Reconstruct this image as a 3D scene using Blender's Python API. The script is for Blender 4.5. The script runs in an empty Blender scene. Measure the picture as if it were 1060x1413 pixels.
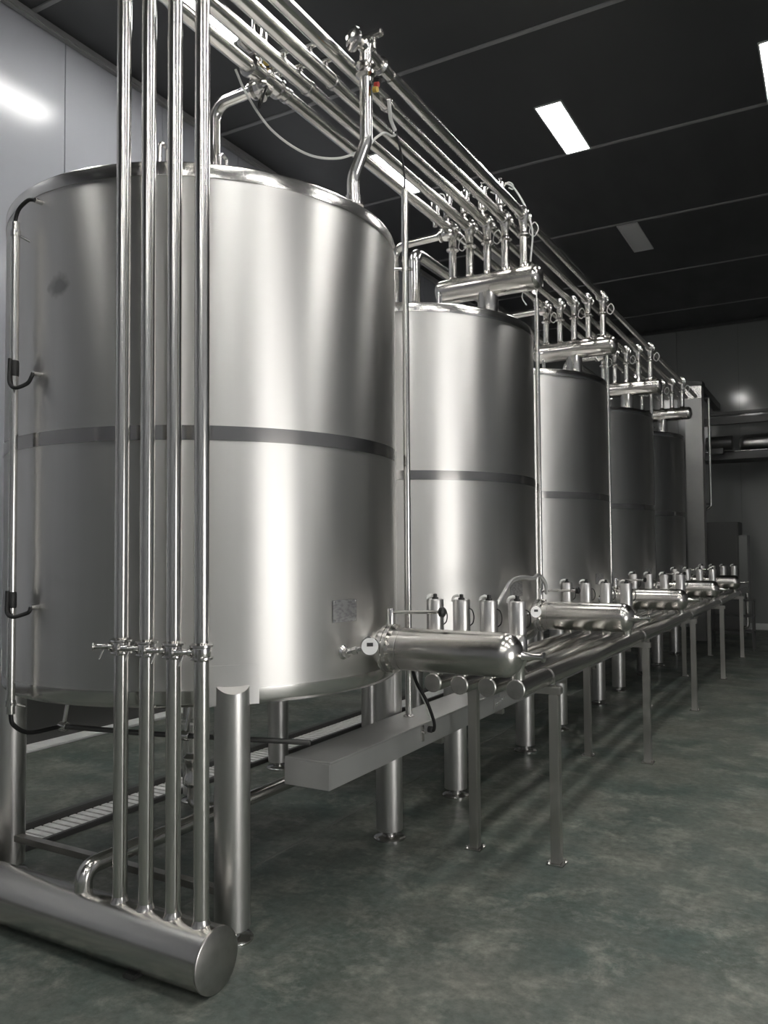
import bpy, bmesh, math, random
from mathutils import Vector, Matrix
random.seed(7)
PI = math.pi
scn = bpy.context.scene
COL = scn.collection
R = math.radians

# ------------------------------------------------------------------ camera
F_PX, YAW, PITCH, ROLL, HOR, EYE = 1110.76, R(29.548), R(2.201), R(0.408), 761.344, 1.587
fw = Vector((-math.sin(YAW) * math.cos(PITCH), math.cos(YAW) * math.cos(PITCH), math.sin(PITCH)))
rt0 = Vector((math.cos(YAW), math.sin(YAW), 0)); up0 = rt0.cross(fw)
rt = rt0 * math.cos(ROLL) - up0 * math.sin(ROLL)
up = up0 * math.cos(ROLL) + rt0 * math.sin(ROLL)
cd = bpy.data.cameras.new('camera'); cam = bpy.data.objects.new('camera', cd); COL.objects.link(cam)
cam.matrix_world = Matrix(((rt.x, up.x, -fw.x, 0), (rt.y, up.y, -fw.y, 0), (rt.z, up.z, -fw.z, EYE), (0, 0, 0, 1)))
cd.sensor_fit = 'VERTICAL'; cd.sensor_height = 36.0; cd.lens = F_PX * 36.0 / 1413.0
cd.shift_y = (HOR - F_PX * math.tan(PITCH) - 706.5) / 1413.0
cd.clip_start = 0.05; cd.clip_end = 100
scn.camera = cam
# ------------------------------------------------------------------ world, exposure
w = bpy.data.worlds.new('world'); scn.world = w; w.use_nodes = True
w.node_tree.nodes['Background'].inputs[0].default_value = (1.0, 0.975, 0.95, 1)
w.node_tree.nodes['Background'].inputs[1].default_value = 6.5      # daylight, reaches the hall through the window in the right wall
vs = scn.view_settings
vs.view_transform = 'Standard'; vs.look = 'None'; vs.gamma = 1.0; vs.use_curve_mapping = False
vs.exposure = 0.42
WY0, WY1, WZ0, WZ1 = -.2, 2.75, .06, 2.6      # window opening in the right wall
pd = bpy.data.lights.new('window_portal', 'AREA'); pd.shape = 'RECTANGLE'; pd.size = WZ1 - WZ0; pd.size_y = WY1 - WY0; pd.cycles.is_portal = True
po = bpy.data.objects.new('window_portal', pd); COL.objects.link(po); po.location = (5.3, (WY0 + WY1) / 2, (WZ0 + WZ1) / 2); po.rotation_euler = (0, R(90), 0)
LAMP = 34.0           # radiance of the ceiling light panels

# ------------------------------------------------------------------ materials
def mat(name, col, rough=0.5, metal=0.0, aniso=0.0, noise=None, bump=None, emit=None, spec=0.5, rnoise=None):
    m = bpy.data.materials.new(name); m.use_nodes = True
    nt = m.node_tree; N = nt.nodes; L = nt.links; b = N['Principled BSDF']
    b.inputs['Base Color'].default_value = (*col, 1); b.inputs['Roughness'].default_value = rough
    b.inputs['Metallic'].default_value = metal; b.inputs['Specular IOR Level'].default_value = spec
    if emit:
        b.inputs['Emission Color'].default_value = (*emit[0], 1); b.inputs['Emission Strength'].default_value = emit[1]
    tc = N.new('ShaderNodeTexCoord')
    def tex(scale, detail=4):
        mp = N.new('ShaderNodeMapping'); mp.inputs['Scale'].default_value = scale if hasattr(scale, '__len__') else (scale,) * 3
        L.new(tc.outputs['Object'], mp.inputs[0])
        t = N.new('ShaderNodeTexNoise'); t.inputs['Scale'].default_value = 1; t.inputs['Detail'].default_value = detail
        L.new(mp.outputs[0], t.inputs[0]); return t.outputs[0]
    if noise:          # (scale, colour b, lo, hi)
        cr = N.new('ShaderNodeValToRGB'); e = cr.color_ramp.elements
        e[0].position = noise[2]; e[1].position = noise[3]; e[0].color = (*col, 1); e[1].color = (*noise[1], 1)
        L.new(tex(noise[0], 6), cr.inputs[0]); L.new(cr.outputs[0], b.inputs['Base Color'])
    if rnoise:         # (scale, lo, hi)
        mr = N.new('ShaderNodeMapRange'); mr.inputs[1].default_value = .3; mr.inputs[2].default_value = .7
        mr.inputs[3].default_value = rnoise[1]; mr.inputs[4].default_value = rnoise[2]
        L.new(tex(rnoise[0]), mr.inputs[0]); L.new(mr.outputs[0], b.inputs['Roughness'])
    if bump:           # (scale, strength)
        bp = N.new('ShaderNodeBump'); bp.inputs['Strength'].default_value = bump[1]; bp.inputs['Distance'].default_value = .01
        L.new(tex(bump[0]), bp.inputs['Height']); L.new(bp.outputs[0], b.inputs['Normal'])
    if aniso:
        b.inputs['Anisotropic'].default_value = aniso; b.inputs['Anisotropic Rotation'].default_value = .25
        tg = N.new('ShaderNodeTangent'); tg.direction_type = 'RADIAL'; tg.axis = 'Z'
        L.new(tg.outputs[0], b.inputs['Tangent'])
    return m

def smudge(m, p, r):       # a dirty hand-sized stain on the shell
    nt = m.node_tree; N = nt.nodes; L = nt.links; b = N['Principled BSDF']; tc = N['Texture Coordinate']
    nz = N.new('ShaderNodeTexNoise'); nz.inputs['Scale'].default_value = 14; L.new(tc.outputs['Object'], nz.inputs[0])
    ds = N.new('ShaderNodeVectorMath'); ds.operation = 'DISTANCE'; ds.inputs[1].default_value = p; L.new(tc.outputs['Object'], ds.inputs[0])
    ad = N.new('ShaderNodeMath'); ad.operation = 'MULTIPLY_ADD'; ad.inputs[1].default_value = .09; L.new(nz.outputs[0], ad.inputs[0]); L.new(ds.outputs['Value'], ad.inputs[2])
    mr = N.new('ShaderNodeMapRange'); mr.inputs[1].default_value = r; mr.inputs[2].default_value = r + .035; mr.inputs[3].default_value = .55; mr.inputs[4].default_value = 1
    L.new(ad.outputs[0], mr.inputs[0])
    mx = N.new('ShaderNodeMix'); mx.data_type = 'RGBA'; mx.blend_type = 'MULTIPLY'; mx.inputs['Factor'].default_value = 1
    src = b.inputs['Base Color'].links[0].from_socket; L.new(src, mx.inputs[6]); L.new(mr.outputs[0], mx.inputs[7]); L.new(mx.outputs[2], b.inputs['Base Color'])
M = {}
M['tank'] = mat('brushed tank steel', (.62, .612, .595), .42, 1, aniso=.88, noise=((6, 6, .35), (.67, .662, .643), .35, .65))
smudge(M['tank'], (.039, -.999, 2.738), .075)
M['rim'] = mat('polished rim steel', (.66, .65, .63), .19, 1)
M['band'] = mat('ground weld band steel', (.43, .42, .405), .17, 1)
M['pipe'] = mat('pipe steel', (.66, .65, .62), .2, 1)
M['header'] = mat('satin header steel', (.62, .608, .58), .22, 1, noise=((2, 2, 2), (.58, .565, .53), .4, .7))
M['leg'] = mat('leg steel', (.66, .65, .635), .34, 1)
M['cap'] = mat('end cap steel', (.5, .49, .47), .33, 1, noise=((16, 16, 16), (.42, .41, .39), .4, .65))
M['square'] = mat('square tube steel', (.50, .49, .465), .36, 1, rnoise=((7, 7, 7), .3, .45))
M['tray'] = mat('galvanised tray steel', (.56, .56, .55), .42, .8, noise=((3, 3, 3), (.50, .50, .495), .35, .7))
M['dark_steel'] = mat('dull dark steel', (.10, .10, .098), .45, .6)
M['machine'] = mat('machine panel steel', (.40, .40, .385), .4, .7, noise=((2, 2, 2), (.34, .34, .33), .4, .7))
M['rubber'] = mat('black rubber', (.012, .012, .012), .5)
M['white'] = mat('white plastic', (.72, .72, .70), .4)
M['dial'] = mat('dial face', (.80, .80, .79), .3)
M['ink'] = mat('dark print', (.03, .03, .03), .5)
M['plate'] = mat('name plate steel', (.42, .42, .42), .4, .9, noise=((40, 40, 90), (.28, .28, .28), .45, .6))
M['yellow'] = mat('yellow plastic', (.55, .38, .08), .5)
M['red'] = mat('red plastic', (.45, .05, .04), .5)
M['grate'] = mat('pale grate', (.82, .82, .80), .5, .0, noise=((30, 30, 30), (.66, .66, .64), .4, .7))
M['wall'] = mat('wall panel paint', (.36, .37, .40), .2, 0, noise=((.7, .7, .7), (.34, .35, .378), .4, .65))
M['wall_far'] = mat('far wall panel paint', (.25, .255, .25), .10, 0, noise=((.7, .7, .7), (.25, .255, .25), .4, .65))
M['ceiling'] = mat('dark ceiling panel', (.05, .051, .053), .33, 0, noise=((1.4, .8, 1), (.057, .058, .06), .4, .8), rnoise=((3, 1, 1), .3, .4))
M['joint'] = mat('floor joint filler', (.15, .155, .145), .6)
M['strip'] = mat('joint strip aluminium', (.30, .30, .30), .45, .3)
M['curb'] = mat('pale curb', (.62, .63, .62), .6, noise=((8, 8, 8), (.52, .53, .52), .4, .7))
M['lamp'] = mat('lit diffuser', (.9, .9, .9), .5, emit=((1, .985, .95), LAMP))
M['lamp_off'] = mat('unlit diffuser', (.62, .62, .62), .45)
M['lampframe'] = mat('lamp frame', (.6, .6, .6), .4)

def floor_mat():
    m = bpy.data.materials.new('green epoxy floor'); m.use_nodes = True
    nt = m.node_tree; N = nt.nodes; L = nt.links; b = N['Principled BSDF']
    tc = N.new('ShaderNodeTexCoord')
    def nz(s, d, ro=.6, dist=0):
        t = N.new('ShaderNodeTexNoise'); t.inputs['Scale'].default_value = s; t.inputs['Detail'].default_value = d
        t.inputs['Roughness'].default_value = ro; t.inputs['Distortion'].default_value = dist
        L.new(tc.outputs['Object'], t.inputs[0]); return t.outputs[0]
    def ramp(src, p0, p1, c0, c1):
        r = N.new('ShaderNodeValToRGB'); e = r.color_ramp.elements
        e[0].position = p0; e[1].position = p1; e[0].color = (*c0, 1); e[1].color = (*c1, 1)
        L.new(src, r.inputs[0]); return r.outputs[0]
    base = ramp(nz(1.3, 8, .66, .1), .36, .66, (.074, .104, .092), (.178, .182, .156))
    wear = ramp(nz(4.2, 12, .72, .3), .50, .72, (0, 0, 0), (1, 1, 1))
    mx = N.new('ShaderNodeMix'); mx.data_type = 'RGBA'
    L.new(wear, mx.inputs['Factor']); L.new(base, mx.inputs[6]); mx.inputs[7].default_value = (.30, .305, .262, 1)
    fine = ramp(nz(22, 8, .7), .34, .68, (.58, .58, .58), (1.15, 1.15, 1.15))
    m2 = N.new('ShaderNodeMix'); m2.data_type = 'RGBA'; m2.blend_type = 'MULTIPLY'; m2.inputs['Factor'].default_value = 1
    L.new(mx.outputs[2], m2.inputs[6]); L.new(fine, m2.inputs[7]); L.new(m2.outputs[2], b.inputs['Base Color'])
    mr = N.new('ShaderNodeMapRange'); mr.inputs[1].default_value = .35; mr.inputs[2].default_value = .7
    mr.inputs[3].default_value = .34; mr.inputs[4].default_value = .6
    L.new(nz(2.2, 8), mr.inputs[0]); L.new(mr.outputs[0], b.inputs['Roughness'])
    bp = N.new('ShaderNodeBump'); bp.inputs['Strength'].default_value = .12; bp.inputs['Distance'].default_value = .01
    L.new(nz(18, 8), bp.inputs['Height']); L.new(bp.outputs[0], b.inputs['Normal'])
    return m
M['floor'] = floor_mat()
def glass_mat():
    m = bpy.data.materials.new('window glass'); m.use_nodes = True; N = m.node_tree.nodes; L = m.node_tree.links
    N.remove(N['Principled BSDF']); tr = N.new('ShaderNodeBsdfTransparent'); gl = N.new('ShaderNodeBsdfGlossy'); gl.inputs['Roughness'].default_value = .02
    mx = N.new('ShaderNodeMixShader'); mx.inputs[0].default_value = .06
    L.new(tr.outputs[0], mx.inputs[1]); L.new(gl.outputs[0], mx.inputs[2]); L.new(mx.outputs[0], N['Material Output'].inputs[0]); return m
M['glass'] = glass_mat()

# ------------------------------------------------------------------ mesh helpers
def V(*a): return Vector(a)
def fillet(pts, rad, n=7):
    pts = [Vector(p) for p in pts]; out = [pts[0]]
    for i in range(1, len(pts) - 1):
        a, b, c = pts[i - 1], pts[i], pts[i + 1]
        d1 = (a - b).normalized(); d2 = (c - b).normalized(); ang = d1.angle(d2)
        if ang > PI - .02: out.append(b); continue
        t = min(rad / math.tan(ang / 2), (a - b).length * .49, (c - b).length * .49)
        rr = t * math.tan(ang / 2); ctr = b + (d1 + d2).normalized() * (rr / math.sin(ang / 2))
        p, q = b + d1 * t, b + d2 * t; v1, v2 = p - ctr, q - ctr; tot = v1.angle(v2); s = math.sin(tot)
        for k in range(n + 1):
            f = k / n; out.append(ctr + (v1 * math.sin((1 - f) * tot) + v2 * math.sin(f * tot)) / s)
    out.append(pts[-1]); return out
def smooth_path(pts, n=8):
    P = [Vector(p) for p in pts]; P = [P[0] * 2 - P[1]] + P + [P[-1] * 2 - P[-2]]; out = []
    for i in range(1, len(P) - 2):
        for k in range(n):
            t = k / n; a, b, c, d = P[i - 1], P[i], P[i + 1], P[i + 2]
            out.append(.5 * ((2 * b) + (c - a) * t + (2 * a - 5 * b + 4 * c - d) * t * t + (3 * b - a - 3 * c + d) * t ** 3))
    out.append(P[-2]); return out

class MB:
    def __init__(s): s.v = []; s.f = []
    def ring_sweep(s, rings, cap0=True, cap1=True):
        n = len(rings[0]); b = len(s.v)
        for r in rings: s.v.extend(r)
        for i in range(len(rings) - 1):
            for k in range(n):
                s.f.append((b + i * n + k, b + i * n + (k + 1) % n, b + (i + 1) * n + (k + 1) % n, b + (i + 1) * n + k))
        if cap0: s.f.append(tuple(b + k for k in reversed(range(n))))
        e = b + (len(rings) - 1) * n
        if cap1: s.f.append(tuple(e + k for k in range(n)))
        return s
    def tube(s, pts, r, seg=16, cap=True):
        pts = [Vector(p) for p in pts]; n = len(pts)
        rs = r if hasattr(r, '__len__') else [r] * n
        T = []
        for i in range(n):
            t = (pts[min(i + 1, n - 1)] - pts[max(i - 1, 0)])
            T.append(t.normalized() if t.length > 1e-9 else T[-1])
        u = T[0].orthogonal().normalized(); rings = []
        for i in range(n):
            u = (u - T[i] * u.dot(T[i])).normalized(); wv = T[i].cross(u)
            rings.append([pts[i] + (u * math.cos(a) + wv * math.sin(a)) * rs[i] for a in [2 * PI * k / seg for k in range(seg)]])
        return s.ring_sweep(rings, cap, cap)
    def lathe(s, prof, o=(0, 0, 0), ax=(0, 0, 1), seg=24, cap=True):
        ax = Vector(ax).normalized(); o = Vector(o); u = ax.orthogonal().normalized(); wv = ax.cross(u)
        rings = [[o + ax * z + (u * math.cos(a) + wv * math.sin(a)) * max(r, 1e-4) for a in [2 * PI * k / seg for k in range(seg)]] for r, z in prof]
        return s.ring_sweep(rings, cap, cap)
    def cyl(s, a, b, r, seg=16): return s.tube([a, b], r, seg)
    def box(s, lo, hi, bev=0.0):
        (x0, y0, z0), (x1, y1, z1) = lo, hi; e = bev
        if e <= 0:
            b = len(s.v); s.v += [V(x, y, z) for z in (z0, z1) for y in (y0, y1) for x in (x0, x1)]
            s.f += [tuple(b + i for i in q) for q in ((0, 2, 3, 1), (4, 5, 7, 6), (0, 1, 5, 4), (2, 6, 7, 3), (0, 4, 6, 2), (1, 3, 7, 5))]
        else:
            bm = bmesh.new(); bmesh.ops.create_cube(bm, size=1)
            for v in bm.verts: v.co = V((x0 + x1) / 2 + v.co.x * (x1 - x0), (y0 + y1) / 2 + v.co.y * (y1 - y0), (z0 + z1) / 2 + v.co.z * (z1 - z0))
            bmesh.ops.bevel(bm, geom=bm.edges[:], offset=e, segments=2, affect='EDGES')
            b = len(s.v); bm.verts.index_update(); s.v += [v.co.copy() for v in bm.verts]
            s.f += [tuple(b + v.index for v in f.verts) for f in bm.faces]; bm.free()
        return s
    def xf(s, mtx, start=0):
        for i in range(start, len(s.v)): s.v[i] = mtx @ s.v[i]
        return s
    def build(s, name, m, parent=None, smooth=True, ang=35):
        me = bpy.data.meshes.new(name); me.from_pydata([tuple(v) for v in s.v], [], s.f)
        bm = bmesh.new(); bm.from_mesh(me); bmesh.ops.recalc_face_normals(bm, faces=bm.faces[:]); bm.to_mesh(me); bm.free()
        if smooth:
            me.shade_smooth(); me.set_sharp_from_angle(angle=R(ang))
        me.materials.append(M[m])
        o = bpy.data.objects.new(name, me); COL.objects.link(o)
        if parent is not None: o.parent = parent
        return o

def tag(o, label=None, cat=None, group=None, kind=None):
    if label: o['label'] = label
    if cat: o['category'] = cat
    if group: o['group'] = group
    if kind: o['kind'] = kind
    return o
def thing(name, label, cat, loc=(0, 0, 0), group=None, rz=0):
    o = bpy.data.objects.new(name, None); COL.objects.link(o); o.location = loc; o.rotation_euler = (0, 0, rz)
    o.empty_display_size = .05
    return tag(o, label, cat, group)
def dup(root, loc, label=None, skip=()):
    r = root.copy(); COL.objects.link(r); r.location = loc
    if label: r['label'] = label
    for ch in list(root.children):
        if ch.name.split('.')[0] in skip: continue
        c = ch.copy(); COL.objects.link(c); c.parent = r
        for g in list(ch.children):
            d = g.copy(); COL.objects.link(d); d.parent = c
    return r
def struct(o): o['kind'] = 'structure'; return o
def clamp(b, o, ax, r, t=.012):   # hygienic clamp ring: two tapered ferrules and the band around them
    b.lathe([(r * .98, -t * 1.3), (r * 1.15, -t * 1.2), (r * 1.55, -t * .45), (r * 1.62, -t * .4), (r * 1.62, t * .4), (r * 1.55, t * .45), (r * 1.15, t * 1.2), (r * .98, t * 1.3)], o, ax, 20)
    return b

# ------------------------------------------------------------------ the room
XL, XR, YN, YF, ZC = -5.91, 5.2, -6.0, 17.56, 6.2
JY0, JDY = 6.708, 2.362
fl = struct(MB().box((XL - .2, YN - .2, -.15), (XR + .2, YF + .2, 0)).build('floor', 'floor', smooth=False))
MB().box((-2.635, 2.6, 0), (-2.615, 14.0, .0015)).build('joint_strip', 'joint', fl, smooth=False)
ce = struct(MB().box((XL - .2, YN - .2, ZC + .05), (XR + .2, YF + .2, ZC + .15)).build('ceiling', 'ceiling', smooth=False))
k0 = math.floor((YN - JY0) / JDY); y = JY0 + k0 * JDY
while y < YF:
    a, b = max(y, YN), min(y + JDY, YF)
    MB().box((XL, a + .006, ZC), (XR, b - .006, ZC + .05)).build('panel', 'ceiling', ce, smooth=False)
    if a > YN: MB().box((XL, a - .024, ZC - .012), (XR, a + .024, ZC + .01), .004).build('joint_strip', 'strip', ce, smooth=False)
    y += JDY
def panel_wall(name, axis, pos, thick, lo, hi, j0, step, m, hole=None):
    def bx(a, b, z0, z1, t0, t1):
        return ((t0, a, z0), (t1, b, z1)) if axis == 'x' else ((a, t0, z0), (b, t1, z1))
    s = 1 if thick > 0 else -1
    t = sorted((pos + s * .045, pos + thick)); 
    core = MB()
    for q in ([(lo, hi, 0, ZC + .1)] if not hole else [(lo, hole[0], 0, ZC + .1), (hole[1], hi, 0, ZC + .1), (hole[0], hole[1], 0, hole[2]), (hole[0], hole[1], hole[3], ZC + .1)]): core.box(*bx(*q, *t))
    w_ = struct(core.build(name, m, smooth=False))
    k = math.floor((lo - j0) / step); a = j0 + k * step
    while a < hi - 1e-3:
        p, e = max(a, lo), min(a + step, hi)
        t = sorted((pos, pos + s * .045)); pieces = [(p, e, 0, ZC)]
        if hole and e > hole[0] and p < hole[1]:
            pieces = [(p, e, 0, hole[2]), (p, e, hole[3], ZC)]
            if p < hole[0]: pieces.append((p, hole[0] + .003, hole[2], hole[3]))
            if e > hole[1]: pieces.append((hole[1] - .003, e, hole[2], hole[3]))
        for (p_, e_, z0, z1) in pieces:
            q = bx(p_ + .003, e_ - .003, z0, z1, *t); MB().box(q[0], q[1], .0025).build('panel', m, w_, smooth=False)
        a += step
    return w_
panel_wall('wall_left', 'x', XL, -.2, YN, YF, 4.72, 1.181, 'wall')
panel_wall('wall_right', 'x', XR, .2, YN, YF, 4.72, 1.181, 'wall', (WY0, WY1, WZ0, WZ1))
wb = MB(); n_ = 3; fw_ = .05
for q in ((WY0, WY1, WZ0, WZ0 + fw_), (WY0, WY1, WZ1 - fw_, WZ1), (WY0, WY0 + fw_, WZ0, WZ1), (WY1 - fw_, WY1, WZ0, WZ1)): wb.box((XR - .02, q[0], q[2]), (XR + .12, q[1], q[3]))
wn = struct(wb.build('window_1', 'lampframe', smooth=False))
for k in range(n_):
    a, b = WY0 + (WY1 - WY0) * k / n_, WY0 + (WY1 - WY0) * (k + 1) / n_
    if k: MB().box((XR, a - .02, WZ0 + fw_), (XR + .1, a + .02, WZ1 - fw_)).build('mullion', 'lampframe', wn, smooth=False)
    MB().box((XR + .05, a + .02, WZ0 + fw_), (XR + .056, b - .02, WZ1 - fw_)).build('pane', 'glass', wn, smooth=False)
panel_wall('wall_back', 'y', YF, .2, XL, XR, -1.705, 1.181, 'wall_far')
panel_wall('wall_front', 'y', YN, -.2, XL, XR, -1.705, 1.181, 'wall')
struct(MB().box((XL, YN, ZC - .07), (XL + .07, YF, ZC - .0005), .012).build('trim_1', 'strip', smooth=False))
struct(MB().box((XL + .07, YF - .05, ZC - .06), (XR, YF, ZC - .0005), .012).build('trim_2', 'dark_steel', smooth=False))
struct(MB().box((XL, YN, 0), (XL + .03, YF, .42), .004).build('dark_band_left', 'dark_steel', smooth=False))  # dark band along the foot of the left wall, above the pale strip
struct(MB().box((XL + .03, YN, 0), (XL + .23, YF, .02), .006).build('trim_3', 'curb', smooth=False))
struct(MB().box((XL + .2, YF - .06, 0), (XR, YF, .12), .01).build('baseboard_back', 'curb', smooth=False))

# ceiling light panels
LX = [-4.65, -2.52, -.40, 1.73, 3.86]; LY = [-5.7, -2.15, 1.4, 4.95, 8.5, 12.05]
rown = ['left wall row', 'tank front row', 'open floor row', 'right aisle row', 'right wall row']
for i, x in enumerate(LX):
    for j, yy in enumerate(LY):
        if j == 5 and i > 2: continue
        lit = (j in (2, 3, 4) if i == 0 else j in (3, 4)) if i < 2 else (j < 5 if i == 2 else j < 4)
        lab = {(0, 3): 'lit ceiling light panel glimpsed behind the vertical pipes and pipe run at top left',
               (0, 4): 'lit ceiling light panel seen through the overhead pipes above the nearest tank',
               (1, 4): 'bright lit ceiling light panel standing clear on the dark ceiling',
               (2, 4): 'lit ceiling light panel cut by the right edge of the picture',
               (1, 5): 'unlit grey ceiling light panel near the far wall'}.get((i, j), ('lit' if lit else 'unlit') + ' ceiling light panel out of view, ' + rown[i] + ', ' + ['last behind the camera', 'second behind the camera', 'nearest the camera', 'fourth along its row', 'fifth along its row', 'nearest the far wall'][j])
        t = thing('ceiling_light', lab, 'ceiling light', (x, yy, ZC), 'ceiling light panels')
        h, l = .13, .555
        f = MB()
        for q in (((-h - .015, -l - .015, -.014), (-h, l + .015, 0)), ((h, -l - .015, -.014), (h + .015, l + .015, 0)), ((-h, -l - .015, -.014), (h, -l, 0)), ((-h, l, -.014), (h, l + .015, 0))): f.box(*q)
        f.build('frame', 'lampframe', t, smooth=False)
        MB().box((-h, -l, -.009), (h, l, -.001)).build('diffuser', 'lamp' if lit else 'lamp_off', t, smooth=False)

# ------------------------------------------------------------------ tanks
XC, Y1, S = -2.938, 3.289, 2.216
ZB, ZT = .955, 3.228
def make_tank():
    t = thing('storage_tank', '', 'tank', (XC, Y1, 0), 'row of tall stainless steel tanks')
    SG = 128
    MB().lathe([(.55, ZB + .004), (.96, ZB + .002), (.985, ZB + .012), (.997, ZB + .03), (1, ZB + .066), (1, 2.056), (1, 2.117), (1, ZT - .06), (.99, ZT - .012)], seg=SG).build('shell', 'tank', t)
    MB().lathe([(.99, ZB + .0), (1.0, ZB + .012), (1.0035, ZB + .02), (1.0035, ZB + .068), (.999, ZB + .069)], seg=SG, cap=False).build('bottom_rim', 'rim', t)
    MB().lathe([(.998, 2.055), (1.003, 2.056), (1.003, 2.117), (.998, 2.118)], seg=SG, cap=False).build('weld_band', 'band', t)
    MB().lathe([(.998, ZT - .062), (1.004, ZT - .06), (1.004, ZT - .008), (1.0, ZT), (.985, ZT), (.98, ZT - .01)], seg=SG, cap=False).build('top_rim', 'rim', t)
    MB().lathe([(.99, ZT - .015), (.9, ZT + .004), (.5, ZT + .03), (.12, ZT + .045), (.0, ZT + .047)], seg=64).build('roof', 'tank', t)
    for sx in (-1, 1):
        for sy in (-1, 1):
            cx, cy = .718 * sx, .665 * sy; L = math.hypot(cx, cy)
            ux, uy = cx / L, cy / L; n = 40; rings = [[], [], []]
            for k in range(n):
                a = 2 * PI * k / n; x, y_ = cx + .074 * math.cos(a), cy + .074 * math.sin(a)
                rad = x * ux + y_ * uy
                zt = min(1.055 - .62 * (rad - L), 1.09)
                for r_, z in zip(rings, (.05, .055, zt)): r_.append(V(x, y_, z))
            lg = MB().ring_sweep(rings).build('leg', 'leg', t)
            MB().lathe([(.036, .012), (.036, .052)], (cx, cy, 0), seg=20).build('spindle', 'rim', lg)
            MB().lathe([(.088, .0), (.088, .007), (.08, .013), (.03, .018)], (cx, cy, 0), seg=32).build('foot', 'rim', lg)
            am = math.atan2(cy, cx); r_in, r_out = 1.0035, 1.0085
            b = MB(); na = 10; rings = []
            for k in range(na + 1):
                a = am + R(-6.2 + 12.4 * k / na); c_, s_ = math.cos(a), math.sin(a)
                rings.append([V(r_in * c_, r_in * s_, .958), V(r_out * c_, r_out * s_, .958), V(r_out * c_, r_out * s_, 1.122), V(r_in * c_, r_in * s_, 1.122)])
            b.ring_sweep(rings).build('leg_pad', 'tank', t)
    for x, y_ in ((.44, -.79), (.60, -.59), (-.3, .5)):
        b = MB().box((x - .006, y_ - .035, ZT), (x + .006, y_ + .035, ZT + .02)).tube(fillet([(x, y_ - .022, ZT + .0), (x, y_ - .022, ZT + .12), (x, y_ + .022, ZT + .12), (x, y_ + .022, ZT)], .02), .009, 10)
        b.build('lifting_lug', 'rim', t)
    rings = []
    for k in range(7):                                     # name plate, follows the shell
        a = R(-15.9 + 8.7 * k / 6); c_, s_ = math.cos(a), math.sin(a)
        rings.append([V(1.001 * c_, 1.001 * s_, 1.272), V(1.005 * c_, 1.005 * s_, 1.272), V(1.005 * c_, 1.005 * s_, 1.372), V(1.001 * c_, 1.001 * s_, 1.372)])
    npz = MB().ring_sweep(rings).build('name_plate', 'plate', t)
    b = MB()
    for a in (-15.3, -7.8):
        for z in (1.28, 1.364):
            c_, s_ = math.cos(R(a)), math.sin(R(a)); b.lathe([(.004, 0), (.004, .003)], (1.004 * c_, 1.004 * s_, z), (c_, s_, 0), 8)
    b.build('rivet', 'rim', npz)
    a = R(-12.1); c_, s_ = math.cos(a), math.sin(a)
    MB().lathe([(.032, -.01), (.032, .004), (.022, .012), (.022, .03)], (c_, s_, 1.136), (c_, s_, 0), 20).build('gauge_socket', 'rim', t)
    MB().lathe([(.085, -.02), (.085, .03)], (.995, .1, 1.125), (1, 0, 0), 32).build('outlet', 'header', t)
    return t
tank0 = make_tank()
tank0['label'] = 'nearest and largest stainless tank, behind the four vertical pipes'
tl = ['second stainless tank from the camera, under the nearest T-shaped header',
      'third stainless tank in the row, in the middle of the five',
      'fourth stainless tank in the row, between the third and the last',
      'farthest stainless tank, last of the row beside the grey column']
for k in range(1, 5): dup(tank0, (XC, Y1 + S * k, 0), tl[k - 1])
# things only the nearest tank shows: brace between its front legs
MB().box((-.66, -.69, .17), (.66, -.65, .2)).build('leg_brace', 'square', tank0, smooth=False)

# ------------------------------------------------------------------ T-shaped headers over tanks 2..5
TX, TDY = -2.212, -.03
PX = [-2.491, -2.351, -2.211, -2.071, -1.931]; PZ = 4.0
def make_tee():
    t = thing('t_header', '', 'pipe header', (TX, Y1 + S + TDY, ZT + .03), 'T-shaped headers on the tank roofs')
    z0 = ZT + .03; zx = 3.54 - z0
    MB().lathe([(.0, -.415), (.04, -.412), (.07, -.40), (.086, -.38), (.09, -.36), (.09, .36), (.086, .38), (.07, .40), (.04, .412), (0, .415)], (0, 0, zx), (1, 0, 0), 40).build('barrel', 'header', t)
    MB().lathe([(.105, -.01), (.105, .006), (.078, .014), (.074, .05), (.074, zx - .07), (.082, zx - .055), (.10, zx - .03)], seg=36, cap=False).build('neck', 'header', t)
    for x in PX:
        lx = x - TX
        s = MB().tube([(lx, 0, zx + .06), (lx, 0, 3.845 - z0)], .029, 18).build('stub_pipe', 'pipe', t)
        MB().lathe([(.045, zx + .074), (.034, zx + .088), (.029, zx + .105)], (lx, 0, 0), seg=18, cap=False).build('weld_collar', 'header', s)
        clamp(MB(), (lx, 0, 3.855 - z0), (0, 0, 1), .029).build('clamp', 'rim', s)
    return t
tee0 = make_tee()
tn = ['second', 'third', 'fourth', 'farthest']
tee0['label'] = 'nearest T-shaped header with five stub pipes, on the second tank roof'
for k in (2, 3, 4): dup(tee0, (TX, Y1 + S * k + TDY, ZT + .03), ['', '', 'T-shaped header with five stub pipes on the third tank roof', 'T-shaped header with five stub pipes on the fourth tank roof', 'farthest T-shaped header, just left of the grey column'][k])

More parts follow.
